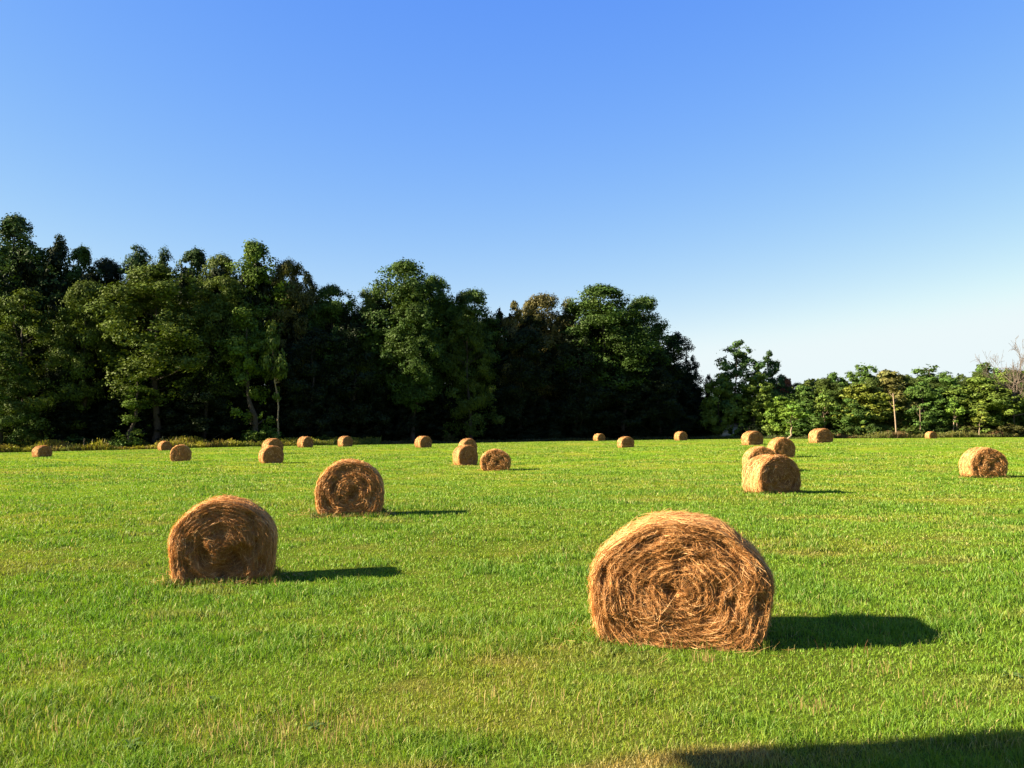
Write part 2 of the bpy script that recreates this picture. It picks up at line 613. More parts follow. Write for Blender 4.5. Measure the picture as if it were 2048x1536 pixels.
    for side, nm in ((-1, 'end_face'), (1, 'end_face_back')):
        g2 = Geo()
        qr = q if side < 0 else q * .4
        nr = int(80 * qr) + 6
        nt2 = int(220 * qr) + 8
        rho, th = np.meshgrid(np.linspace(0.004, 1, nr) ** .8, np.arange(nt2) * 2 * PI / nt2, indexing='ij')
        Vf = face(rho.ravel(), th.ravel(), side)
        i_ = np.arange(nr - 1)[:, None]
        j_ = np.arange(nt2)[None]
        Qf = np.stack([i_ * nt2 + j_, (i_ + 1) * nt2 + j_, (i_ + 1) * nt2 + (j_ + 1) % nt2, i_ * nt2 + (j_ + 1) % nt2], -1).reshape(-1, 4)
        g2.add(Vf, Q=Qf if side > 0 else Qf[:, ::-1], C=np.array([1.1, 1.05, 1.0]))
        gs2 = Geo()
        gs2.ribbons(*strands(nf if side < 0 else nf // 5, 'face', side))
        parts[nm] = (g2, gs2)
    out_ = {}
    for k_, (ga, gb) in parts.items():
        V_ = np.concatenate(ga.V + gb.V)
        C_ = np.concatenate(ga.C + gb.C)
        Qa = np.concatenate(ga.Q)
        Qb_ = np.concatenate(gb.Q) + ga.n
        me = mesh(k_, V_, [Qa, Qb_], M_hay, C_)
        me.materials.append(M_straw)
        mi = np.zeros(len(Qa) + len(Qb_), np.int32)
        mi[len(Qa):] = 1
        me.polygons.foreach_set('material_index', mi)
        sm = np.zeros(len(mi), bool)
        sm[:len(Qa)] = True
        me.polygons.foreach_set('use_smooth', sm)
        out_[k_] = me
    return out_


pA = [(-.69, .10, .06, .08), (-.10, -.04, .045, .08), (.33, -.04, .05, .05), (.47, -.1, .05, .06), (-.28, .45, .09, .05), (.42, .42, .10, .07), (.05, .30, .08, .05), (.25, -.30, .06, .04), (-.3, .0, .05, .05), (.70, -.12, .08, .08)]
pB = [(.16, -.25, .17, .26), (-.30, -.12, .13, .17), (-.52, .05, .08, .10), (-.45, -.40, .09, .10), (.52, .0, .08, .10), (-.1, .20, .10, .06), (.45, .35, .09, .08), (.6, -.3, .08, .08), (-.2, .42, .10, .06)]
pC = [(.10, -.08, .09, .14), (-.35, .1, .10, .10), (-.55, -.25, .10, .09), (.38, .15, .09, .08), (.55, -.15, .08, .07), (-.1, .48, .13, .06), (-.2, -.2, .08, .06)]
pD = [(.1, -.2, .12, .12), (-.4, .1, .12, .10), (.4, .2, .1, .08), (.5, -.3, .1, .09), (-.25, -.35, .09, .08)]
SETS = {
    'A': bale_meshes(11, 1.5, pA, .0038, 23000, 14000),
    'B': bale_meshes(23, 1.2, pB, .0050, 14000, 10000),
    'C': bale_meshes(37, 1.0, pC, .009, 6000, 5000),
    'D': bale_meshes(41, .8, pD, .012, 3200, 3000),
    'J': bale_meshes(67, .7, pC[:4], .014, 2400, 2200),
    'S': bale_meshes(53, .45, [], .020, 900, 900),
    'T': bale_meshes(59, .45, [(.2, .1, .2, .1)], .020, 900, 900),
}
use = ['A', 'B', 'C', 'D', 'J', 'J', 'S', 'S', 'T', 'J', 'J', 'D'] + ['S', 'T'] * 8
BPOS = []
for bi, (xl, xr, yt, yb, dl, lab) in enumerate(BALES):
    xc = (xl + xr) / 2
    d0 = F * BH / ((yb - yt) * .95)
    yb2 = yb + (yb - yt) * .01
    s = 1.0
    # front foot of the bale stands where the line of sight through its base meets the turf
    ds = np.linspace(d0 * .6, d0 * 1.5, 400)
    rv = ray(xc, yb2)
    gap = CAM_H + rv[2] * ds - G(rv[0] * ds, ds)
    cr = np.where(gap[:-1] * gap[1:] <= 0)[0]
    d = ds[cr[np.argmin(abs(ds[cr] - d0))]] if len(cr) else d0
    theta = math.atan((xc - 1024) / F)
    phi = R(dl) - theta
    s = d / d0
    dx = 0.0
    for it in range(12):
        n = np.array([math.sin(phi), -math.cos(phi), 0])
        e1 = np.array([math.cos(phi), math.sin(phi), 0])
        foot = np.array([rv[0] * d + dx, d, 0.0])
        c = foot - n * (BL / 2 * s)
        c[2] = gz(c[0], c[1])
        pts = [c + n * k * BL / 2 * s + e1 * u * s + np.array([0, 0, z * s]) for k in (-1, 1) for (u, z) in ((-.8, .58), (.8, .58), (0, 1.27), (-.4, 1.18), (.4, 1.18))]
        pr = [proj(q_) for q_ in pts]
        top = min(q_[1] for q_ in pr)
        l_, r_ = min(q_[0] for q_ in pr), max(q_[0] for q_ in pr)
        dx -= ((l_ + r_) / 2 - xc) / F * d
        s *= ((yb - yt) / max(yb - top, 1)) ** .8
    root = bpy.data.objects.new('hay_bale', None)
    COL.objects.link(root)
    root.location = (c[0], c[1], c[2] - .02)
    root.rotation_euler = (0, 0, phi)
    wfix = min(max((xr - xl) / (r_ - l_), .85), 1.15)
    root.scale = (s * wfix, s * wfix, s)
    root.empty_display_size = .3
    tag(root, lab, 'hay bale', 'round hay bales standing on the mown field')
    S_ = SETS[use[bi]]
    for k_ in ('outer_roll', 'end_face', 'end_face_back'):
        link('end_face' if 'face' in k_ else k_, S_[k_], root)
    BPOS.append((c[0], c[1], phi, s))
    print('bale %2d d=%.1f s=%.2f wfix=%.2f phi=%.0f z=%.2f' % (bi, d, s, (xr - xl) / (r_ - l_), math.degrees(phi), c[2]))
print('bales', time.time() - T0)


# ------------------------------------------------------------------ grass
def inside_bale(x, y, grow=0.0):
    m = np.zeros(len(x), bool)
    for bx, by, ph, s in BPOS:
        dx_, dy_ = x - bx, y - by
        u = dx_ * math.cos(ph) + dy_ * math.sin(ph)
        v = -dx_ * math.sin(ph) + dy_ * math.cos(ph)
        m |= (np.abs(u) < .68 * s + grow) & (np.abs(v) < (BL / 2) * s + grow)
    return m


rng = np.random.default_rng(2024)


def blades(n, r0, r1, half, hmul=1.0, seed=0):
    # irregular tufts: random centres, blades scattered round them; some blades stand alone
    nc = n // 9
    rc = np.exp(rng.uniform(math.log(r0), math.log(r1), nc))
    ac = rng.uniform(-half, half, nc)
    pw = rng.random(nc) ** 1.5 + .1
    ci = np.minimum(np.searchsorted(np.cumsum(pw) / pw.sum(), rng.random(n)), nc - 1)
    r, a = rc[ci], ac[ci]
    sp = (.010 + .0035 * r) * rng.uniform(.5, 1.6, nc)[ci]
    x = r * np.sin(a) + rng.normal(0, 1, n) * sp
    y = r * np.cos(a) + rng.normal(0, 1, n) * sp
    lone = rng.random(n) < .45
    r2, a2 = np.exp(rng.uniform(math.log(r0), math.log(r1), n)), rng.uniform(-half, half, n)
    x = np.where(lone, r2 * np.sin(a2), x)
    y = np.where(lone, r2 * np.cos(a2), y)
    r = np.hypot(x, y)
    ok = (~inside_bale(x, y)) & (r < np.interp(np.arctan2(x, y), [-.6, -.5, 0, .55], [146, 149, 172, 186]))
    x, y, r = x[ok], y[ok], r[ok]
    n = len(x)
    dry, lush, strip = tint_fields(x, y)
    z = G(x, y)
    lu = np.clip((lush - .40) / .3, 0, 1)
    h = (.03 + .055 * rng.random(n) ** 1.3) * (.62 + 1.15 * lu) * hmul * (1 - .2 * np.clip(strip, 0, 1))
    h *= np.interp(r, [5, 30, 120], [1.0, 1.1, 1.3])
    wd = np.clip(.00075 * r, .0032, .05) * rng.uniform(.7, 1.3, n)
    yaw = rng.uniform(0, 2 * PI, n)
    ld = rng.uniform(0, 2 * PI, n)
    la = h * rng.uniform(.1, 1.1, n)
    side = np.stack([np.cos(yaw), np.sin(yaw), rng.normal(0, .1, n)], -1)
    lean = np.stack([np.cos(ld) * la, np.sin(ld) * la, -.25 * la], -1)
    B = np.stack([x, y, z - .01], -1)
    up = np.zeros((n, 3))
    up[:, 2] = h
    W = wd[:, None] * side * .5
    mid = B + up * .6 + lean * .35
    tip = B + up + lean
    V = np.stack([B - W, B + W, mid + W * .85, mid - W * .85, tip], 1).reshape(-1, 3)
    b0 = np.arange(n) * 5
    Qg = np.stack([b0, b0 + 1, b0 + 2, b0 + 3], -1)
    Tg = np.stack([b0 + 3, b0 + 2, b0 + 4], -1)
    c = turf_col(x, y, rng.normal(0, .05, n)) * rng.uniform(.8, 1.25, (n, 1))
    hue = rng.normal(0, .10, n)
    c = c * np.stack([1 + hue, 1 + hue * .2, 1 - hue], -1)
    pd = rng.random(n) < (.03 + .10 * np.clip((dry - .55) / .2, 0, 1) + .5 * strip)
    c[pd] = np.array([.36, .30, .10]) * rng.uniform(.6, 1.15, (pd.sum(), 1))
    return V, Qg, Tg, np.repeat(c, 5, 0)


gg = Geo()
V, Qg, Tg, c = blades(1150000, 4.7, 190, .66)
gg.add(V, Qg, Tg, c)


# dry straw-coloured stems and seed stalks standing out of the turf, in loose patches
def stalks(pts, hmin, hmax, colr, wmul=1.0):
    pts = np.array(pts)
    n = len(pts)
    h = rng.uniform(hmin, hmax, n)
    z = G(pts[:, 0], pts[:, 1])
    ld = rng.uniform(0, 2 * PI, n)
    la = h * rng.uniform(.05, .45, n)
    s_ = np.linspace(0, 1, 4)[None, :, None]
    B = np.stack([pts[:, 0], pts[:, 1], z], -1)[:, None]
    P = B + s_ * np.array([0, 0, 1.])[None, None] * h[:, None, None] + s_ ** 2 * np.stack([np.cos(ld) * la, np.sin(ld) * la, -.1 * la], -1)[:, None]
    yaw = rng.uniform(-.6, .6, n)
    side = np.stack([np.cos(yaw), np.sin(yaw), 0 * yaw], -1)
    r = np.hypot(pts[:, 0], pts[:, 1])
    wd = np.clip(r * .0006, .003, .01)[:, None] * np.array([1, .8, .7, .5])[None] * wmul
    gg.ribbons(P, wd, side, np.array(colr)[None] * rng.uniform(.7, 1.2, (n, 1)))


for (px, py, sp, n_) in [(550, 1425, 1.0, 55), (470, 1470, .5, 25), (640, 1440, .7, 40), (400, 1440, .3, 8), (180, 1420, .4, 16), (1630, 1400, .25, 12), (1010, 1380, .5, 14),
                         (1770, 1330, .3, 8), (90, 1290, .5, 10), (850, 1300, .6, 18), (1415, 1310, .12, 10), (1900, 1400, .5, 12), (1250, 1440, .6, 12), (690, 1250, .7, 12), (300, 1360, .4, 10)]:
    d = CAM_H * F / (py - 862)
    q_ = at(px, py, d)
    n_ *= 3
    pts = np.stack([q_[0] + rng.normal(0, sp * .5, n_), q_[1] + rng.normal(0, sp * .35, n_)], -1)
    stalks(pts, .05, .12, (.40, .27, .10))
n_ = 5000
r_ = np.exp(rng.uniform(math.log(5), math.log(45), n_))
a_ = rng.uniform(-.64, .64, n_)
pts = np.stack([r_ * np.sin(a_), r_ * np.cos(a_)], -1)
pts = pts[~inside_bale(pts[:, 0], pts[:, 1], .05)]
stalks(pts, .04, .10, (.34, .29, .09), .7)
# taller ragged blades round the feet of the nearer bales
for (bx, by, ph, s) in [BPOS[0], BPOS[1], BPOS[2], BPOS[3], BPOS[9]]:
    n_ = 900
    u = rng.uniform(-.85, .85, n_) * s
    v = -(BL / 2 + np.abs(rng.normal(0, .06, n_))) * s
    sw = rng.random(n_) < .35
    u2 = np.where(sw, np.sign(rng.normal(size=n_)) * (.72 + np.abs(rng.normal(0, .05, n_))) * s, u)
    v2 = np.where(sw, rng.uniform(-.6, .6, n_) * s, v)
    pts = np.stack([bx + u2 * math.cos(ph) - v2 * math.sin(ph), by + u2 * math.sin(ph) + v2 * math.cos(ph)], -1)
    stalks(pts[:700], .05, .13, (.085, .12, .010), 1.3)
    stalks(pts[700:], .04, .12, (.26, .16, .06), 1.1)
# loose hay shed on the turf round the bales
for bx, by, ph, s in BPOS[:12]:
    n_ = 260 if s * by < 25 else 120
    an, rd = rng.uniform(0, 2 * PI, n_), .72 + np.abs(rng.normal(0, .28, n_))
    px_, py_ = np.cos(an) * rd * s * 1.08, np.sin(an) * rd * s * .8
    X0 = bx + px_ * math.cos(ph) - py_ * math.sin(ph)
    Y0 = by + px_ * math.sin(ph) + py_ * math.cos(ph)
    L_ = rng.uniform(.06, .2, n_)
    dr_ = rng.uniform(0, 2 * PI, n_)
    s_ = np.linspace(0, 1, 3)
    P = np.stack([X0[:, None] + np.cos(dr_)[:, None] * L_[:, None] * s_, Y0[:, None] + np.sin(dr_)[:, None] * L_[:, None] * s_,
                  (G(X0, Y0) + rng.uniform(.02, .07, n_))[:, None] + (rng.normal(0, .03, n_))[:, None] * s_], -1)
    wd = np.full((n_, 3), max(.004, by * .0005)) * np.array([.8, 1, .4])
    gg.ribbons(P, wd, np.stack([-np.sin(dr_), np.cos(dr_), rng.normal(0, .3, n_)], -1), np.array([[.50, .30, .11]]) * rng.uniform(.6, 1.2, (n_, 1)))
# the reddish seed stalks in front of the nearest bale's shadow
for px, py, h_ in [(1637, 1292, .13), (1650, 1290, .10), (1728, 1290, .12), (1735, 1291, .08), (1705, 1290, .07), (1800, 1283, .08)]:
    q_ = at(px, py, CAM_H * F / (py - 857))
    stalks([(q_[0], q_[1])], h_, h_ * 1.15, (.22, .10, .04), 1.6)
go = link('grass', gg.build('grass', M_grass))
tag(go, 'short sunlit green grass of the mown meadow with scattered dry stems', 'grass', kind='stuff')
print('grass', time.time() - T0)


# broad-leaved weeds standing in the turf
def rosette(px, py, size, label, seed):
    rg = np.random.default_rng(seed)
    d = CAM_H * F / (py - 862)
    q_ = at(px, py, d)
    g_ = Geo()
    nL = 8
    for k in range(nL):
        a_ = k * 2 * PI / nL + rg.uniform(-.3, .3)
        L = size * rg.uniform(.7, 1.2)
        s_ = np.linspace(0, 1, 6)
        el = rg.uniform(.5, 1.1)
        P = np.stack([np.cos(a_) * L * s_ * math.cos(el * .6), np.sin(a_) * L * s_ * math.cos(el * .6), L * (s_ * math.sin(el) - .55 * s_ ** 2.2)], -1)
        wd = L * .28 * np.array([.15, .6, 1, .95, .6, .05])
        side = np.array([[-math.sin(a_), math.cos(a_), 0.15]])
        g_.ribbons(P[None], wd[None], side, np.array([[.08, .13, .03]]) * rg.uniform(.8, 1.3))
    o = link('weed_plant', g_.build('weed_plant', M_grass), loc=(q_[0], q_[1], gz(q_[0], q_[1])))
    tag(o, label, 'plant', 'broad-leaved weeds in the turf')


rosette(255, 1452, .13, 'low broad-leaved weed in the turf at lower left, amid brown stubble', 1)
rosette(628, 1424, .11, 'low broad-leaved weed in the turf right of a patch of dry stems', 2)
rosette(2022, 1338, .12, 'pale pointed-leaved weed in the turf near the right edge, above the corner shadow', 3)
rosette(425, 1372, .08, 'small curled grey-green weed in the turf below the left foreground bale', 4)


# ------------------------------------------------------------------ trees
def tree_meshes(seed, H=24, base=.15, Rc=6, shape='round', lobes=70, lobe=1.5, leaf=.225, per=220, limbs=16, trunk=.35, drop=0.0, hue=.06, bark=(1, 1, 1), lean=0, carve=1.7):
    rg = np.random.default_rng(seed)
    # trunk
    z = np.linspace(0, 1, 10)
    wx = np.cumsum(rg.normal(0, .25, 10)) * (z > .1) + lean * z * H
    wy = np.cumsum(rg.normal(0, .25, 10)) * (z > .1)
    tp = np.stack([wx, wy, z * H * .93], -1)
    tr = trunk * (1 - z * .88)
    tr[0] *= 1.35
    gt = Geo()
    gt.tube(tp, tr, 8, C=bark)
    # lobe centres
    t = rg.random(lobes) ** (.8 if shape != 'column' else 1)
    if shape == 'round':
        pr = np.clip(1 - (2 * t ** 1.15 - 1) ** 2, 0, 1) ** .42 * (1 - .25 * t)
    elif shape == 'spire':
        pr = np.clip((1 - t) ** .75 * 1.1 + .08, 0, 1)
    elif shape == 'column':
        pr = .75 + .35 * rg.random(lobes)
        pr *= np.clip((1.02 - t) * 6, .3, 1)
    elif shape == 'vase':
        pr = (.3 + .7 * np.clip(np.sin(t * PI * .85 + .2), 0, 1)) * np.clip((1.03 - t) * 4, .25, 1) ** .7
    elif shape == 'edge':         # leafy to the ground
        pr = np.clip(1 - t ** 3.2, 0, 1) ** .6 * (.85 + .3 * rg.random(lobes))
    ang = rg.uniform(0, 2 * PI, lobes)
    fr = rg.uniform(.15, 1, lobes) ** .5
    skel = np.stack([np.interp(base + t * (1 - base), z, tp[:, k_]) for k_ in range(3)], -1)
    sz = lobe * rg.uniform(.55, 1.4, lobes) * (1 - .2 * t)
    rad = np.maximum(Rc * pr * fr - sz * .4, 0)
    # a few large bulges and notches so no two sides match
    bul = 1 + .2 * np.sin(ang * 2 + seed) * np.sin(t * 6 + seed * 1.3) + .12 * np.sin(ang * 3 - seed * .7 + t * 5)
    rad *= bul
    C_ = skel.copy()
    C_[:, 0] += np.cos(ang) * rad
    C_[:, 1] += np.sin(ang) * rad
    C_[:, 2] = (base + t * (1 - base)) * H - drop * rad - sz * .5
    for k_ in rg.permutation(lobes)[:limbs]:
        zz = max(C_[k_, 2] - rad[k_] * rg.uniform(.4, .9), H * base * .6, H * .05)
        s0 = np.array([np.interp(zz, tp[:, 2], tp[:, 0]), np.interp(zz, tp[:, 2], tp[:, 1]), zz])
        e0 = C_[k_]
        mid = (s0 + e0) / 2 + rg.normal(0, .3, 3) + np.array([0, 0, -.2 * rad[k_] * .5])
        rr_ = trunk * .38 * (1 - zz / H * .75)
        gt.tube([s0, mid, e0], [rr_, rr_ * .65, rr_ * .2], 5, C=bark)
    # leaves
    reps = np.maximum((per * 2.7 * (sz / lobe) ** 2).astype(int), 12)
    idx = np.repeat(np.arange(lobes), reps)
    n = len(idx)
    dv = rg.normal(size=(n, 3))
    dv /= np.linalg.norm(dv, axis=1)[:, None]
    rr_ = sz[idx] * (rg.uniform(.25, 1.0, n) ** .45) * (1 + .35 * (vn(dv[:, 0] * 2.2 + idx * 3.1, dv[:, 1] * 2.2, dv[:, 2] * 2.2, seed=seed) - .5) * 2)
    far = rg.random(n) < .06
    rr_ = np.where(far, rr_ * 1.25, rr_)
    P = C_[idx] + dv * rr_[:, None] * np.array([1, 1, .78])
    cv = vn(P[:, 0] / carve, P[:, 1] / carve, P[:, 2] / (carve * .8), seed=seed + 5) * .72 + vn(P[:, 0] / .6, P[:, 1] / .6, P[:, 2] / .6, seed=seed + 6) * .28
    kp = cv > rg.normal(.475, .02, n)
    P, dv, idx = P[kp], dv[kp], idx[kp]
    n = len(P)
    nrm = dv * 1.2 + rg.normal(0, .45, (n, 3)) + np.array([0, 0, .3])
    nrm /= np.linalg.norm(nrm, axis=1)[:, None]
    a_ = np.cross(nrm, rg.normal(size=(n, 3)))
    a_ /= np.linalg.norm(a_, axis=1)[:, None]
    b_ = np.cross(nrm, a_)
    ls = leaf * rg.uniform(.55, 1.35, n)[:, None]
    P[:, 2] = np.maximum(P[:, 2], .05)
    V_ = np.stack([P - a_ * ls * .62, P - b_ * ls * .42 + nrm * ls * .06, P + a_ * ls * .62, P + b_ * ls * .42 + nrm * ls * .06], 1).reshape(-1, 3)
    Ql = np.arange(n * 4).reshape(n, 4)
    lt = rg.uniform(.78, 1.22, lobes)
    hu = rg.normal(0, hue, lobes)
    cc = np.stack([1 + hu, 1 + hu * .25, 1 - hu * .5], -1)
    cc = cc[idx] * (lt[idx] * rg.uniform(.8, 1.2, n))[:, None]
    return gt, (V_, Ql, np.repeat(np.clip(cc, .2, 2.5), 4, 0))


LIB = {}


def variant(key, **kw):
    gt, (V_, Ql, cc) = tree_meshes(**kw)
    LIB[key] = dict(trunk=gt.build('trunk', M_bark, True), crown=mesh('crown', V_, [Ql], M_leaf, cc), H=kw['H'],
                    R=float(np.percentile(np.hypot(V_[:, 0], V_[:, 1]), 96)), top=float(V_[:, 2].max()), V=V_, C=cc)


variant('round1', seed=1, H=24, base=.28, Rc=6.6, lobes=150, lobe=1.7, per=200)
variant('round2', seed=2, H=24, base=.3, Rc=6.8, lobes=150, lobe=1.6, per=200)
variant('round3', seed=3, H=24, base=.10, Rc=6.0, lobes=150, lobe=1.6, per=190, shape='edge')
variant('tall1', seed=4, H=27, base=.2, Rc=4.8, lobes=130, lobe=1.35, per=170, shape='vase')
variant('tall2', seed=5, H=27, base=.25, Rc=4.8, lobes=120, lobe=1.25, per=160, shape='vase')
variant('spire', seed=6, H=26, base=.1, Rc=5.0, lobes=130, lobe=1.2, per=150, shape='spire')
variant('edge1', seed=7, H=22, base=.02, Rc=5.8, lobes=150, lobe=1.55, per=170, shape='edge')
variant('edge2', seed=8, H=20, base=.02, Rc=5.2, lobes=140, lobe=1.5, per=170, shape='edge')
variant('column', seed=9, H=18, base=.12, Rc=2.4, lobes=60, lobe=1.2, per=170, shape='column', drop=.6)
variant('lacy1', carve=1.3, seed=10, H=17, base=.2, Rc=4.6, lobes=95, lobe=.95, per=110, shape='round', limbs=30, trunk=.26, leaf=.28, bark=(2.2, 2.0, 1.8))
variant('lacy2', carve=1.2, seed=12, H=15, base=.2, Rc=4.2, lobes=85, lobe=.85, per=95, shape='edge', limbs=30, trunk=.2, leaf=.26, bark=(1.8, 1.7, 1.5))
variant('small1', carve=.8, seed=13, H=12, base=.06, Rc=4.2, lobes=110, lobe=1.1, per=150, shape='edge', leaf=.26, trunk=.2)
variant('small2', carve=.8, seed=14, H=12, base=.12, Rc=4.2, lobes=105, lobe=1.05, per=140, shape='round', leaf=.26, trunk=.2)
variant('stem', carve=.8, seed=15, H=9, base=.42, Rc=2.0, lobes=22, lobe=.75, per=90, shape='vase', limbs=16, trunk=.13, leaf=.25, bark=(5.2, 4.8, 4.2))
variant('shrub', carve=.5, seed=16, H=3.0, base=.03, Rc=2.2, lobes=40, lobe=.62, per=110, shape='edge', leaf=.2, trunk=.06)
print('variants', time.time() - T0)
GREEN, OLIVE, DARK, BLUE = (.036, .064, .011), (.056, .080, .012), (.011, .018, .006), (.026, .048, .013)  # DARK: dark foliage, with the wood's shade put into the colour
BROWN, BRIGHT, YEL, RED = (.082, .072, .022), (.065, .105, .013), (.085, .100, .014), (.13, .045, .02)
BRNOL = (.070, .068, .018)
PL = {}
WID = 1.22


def plant(key, px, ytop, hw, d, tint, label, cat='tree', group='trees of the wood edge', name='tree', rz=None, hide=False):
    v = LIB[key]
    q_ = at(px, ytop, d)
    x, y = q_[0], q_[1]
    z0 = gz(x, y)
    sz_ = (q_[2] - z0) / v['top']
    sx = hw * WID / F * d / v['R']
    k = PL.get(key, 0)
    PL[key] = k + 1
    if rz is None:
        rz = (px * .7919 + k * 2.4) % (2 * PI)
    root = bpy.data.objects.new(name, None)
    COL.objects.link(root)
    root.location = (x, y, z0 - .05)
    root.rotation_euler = (0, 0, rz)
    root.scale = (sx, sx, sz_)
    tag(root, label, cat, group)
    link('trunk', v['trunk'], root)
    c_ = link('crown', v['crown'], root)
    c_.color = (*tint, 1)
    return root


LW = 'trees of the tall dark wood on the left'
LT = [  # kind, x, ytop, halfwidth, extra depth, tint, label
    ('tall1', 42, 424, 78, 10, BLUE, 'tallest tree at the left edge of the skyline, loose blue-green crown'),
    ('tall2', 112, 468, 52, 16, DARK, 'dark ragged treetop leaning right of the tallest left-edge tree'),
    ('tall1', 163, 484, 50, 12, GREEN, 'narrow pointed green treetop, first after the tallest left-edge tree'),
    ('round2', 212, 508, 46, 16, DARK, 'dark treetop with a feathery right side above the first skyline dip'),
    ('tall2', 290, 490, 56, 16, BLUE, 'first feathery blue-green top right of the skyline dip at left'),
    ('round3', 332, 488, 38, 17, BLUE, 'slim upright blue-green treetop between two feathery tops'),
    ('tall1', 390, 489, 60, 15, BLUE, 'feathery blue-green treetop above the big olive crown'),
    ('round2', 438, 500, 46, 12, OLIVE, 'olive treetop in the notch left of the bright pale-tipped tree'),
    ('tall1', 503, 476, 66, 9, BRIGHT, 'bright green pointed tree with a pale sunlit tip on the left skyline'),
    ('round2', 582, 514, 50, 9, BRNOL, 'dull olive-brown round crown right of the pale-tipped tree'),
    ('round3', 612, 540, 40, 15, DARK, 'almost black pointed treetop on the step down of the skyline'),
    ('round1', 665, 566, 52, 8, GREEN, 'low green crown in the saddle of the skyline, beside the black pointed top'),
    ('round3', 727, 572, 36, 6, OLIVE, 'small olive crown in the saddle, touching the large central tree'),
    ('round1', 800, 515, 80, 5, GREEN, 'large domed green tree rising at the middle of the wood'),
    ('round2', 872, 545, 42, 9, BRIGHT, 'bright yellow-green shoulder of foliage on the right of the central dome'),
    ('round2', 942, 574, 60, 8, GREEN, 'broad flat-topped green tree between the central dome and the brown trees'),
    ('lacy1', 1018, 598, 38, 6, BROWN, 'smaller of the brown-leaved trees on the skyline, at their left'),
    ('round2', 1082, 583, 60, 9, BROWN, 'large golden-brown thinning tree on the skyline'),
    ('round3', 1135, 592, 38, 10, BRNOL, 'olive-brown crown wedged between the golden-brown tree and the big dark green one'),
    ('round1', 1212, 564, 84, 3, GREEN, 'big billowy green tree, highest at the right end of the tall wood'),
    ('round2', 1285, 588, 52, 8, GREEN, 'green crown on the right shoulder of the big billowy tree'),
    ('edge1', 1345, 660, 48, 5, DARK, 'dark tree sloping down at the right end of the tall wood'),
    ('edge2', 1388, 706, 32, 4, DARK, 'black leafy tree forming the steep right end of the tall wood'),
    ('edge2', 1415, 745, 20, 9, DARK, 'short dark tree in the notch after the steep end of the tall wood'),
    ('round3', 58, 572, 84, 0, OLIVE, 'big olive crown at the left edge, in front of the tallest tree'),
    ('round2', 172, 556, 58, 3, OLIVE, 'olive mid-height crown below the narrow pointed treetop'),
    ('round1', 315, 527, 98, 0, OLIVE, 'huge rounded olive crown standing forward on the left, catching the sun'),
    ('round2', 440, 545, 62, 3, OLIVE, 'olive crown between the huge rounded one and the vine-hung trunk'),
    ('column', 510, 610, 44, -3, BRIGHT, 'slender vine-hung tree whose bright leaves trail down to the forest foot'),
    ('stem', 551, 640, 34, -4, OLIVE, 'small forked tree with a pale thin trunk against the black wood'),
    ('round3', 8, 660, 60, -4, GREEN, 'green tree cut by the left picture edge, leafy nearly to the ground'),
    ('column', 266, 735, 34, -5, BRIGHT, 'young bright green tree at the foot of the wood below the huge olive crown'),
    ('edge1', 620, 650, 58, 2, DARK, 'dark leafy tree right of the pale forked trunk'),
    ('edge1', 705, 620, 62, 3, DARK, 'dark tree below the skyline saddle'),
    ('round2', 825, 600, 60, -1, GREEN, 'green crown bulging low in front of the large central dome'),
    ('round3', 940, 605, 52, -1, OLIVE, 'olive rounded crown standing forward right of the central dome'),
    ('edge1', 1040, 655, 64, 2, DARK, 'black tree tinted as in full shade below the brown skyline trees'),
    ('edge2', 1140, 665, 62, 2, DARK, 'black tree tinted as in full shade left below the big billowy tree'),
    ('edge1', 1245, 690, 66, 0, DARK, 'black tree tinted as in full shade under the right half of the billowy tree'),
    ('edge2', 1318, 730, 56, -1, DARK, 'low black tree tinted as in shade near the right foot of the tall wood'),
    ('edge1', 410, 690, 60, 1, DARK, 'shade-tinted dark tree filling the gap under the olive crowns'),
    ('edge2', 130, 690, 56, 0, DARK, 'shade-tinted dark tree low in the wood between the two left olive crowns'),
]
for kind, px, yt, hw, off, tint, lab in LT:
    plant(kind, px, yt, hw, Dedge(px) + 4 + off, tint, lab, group=LW)

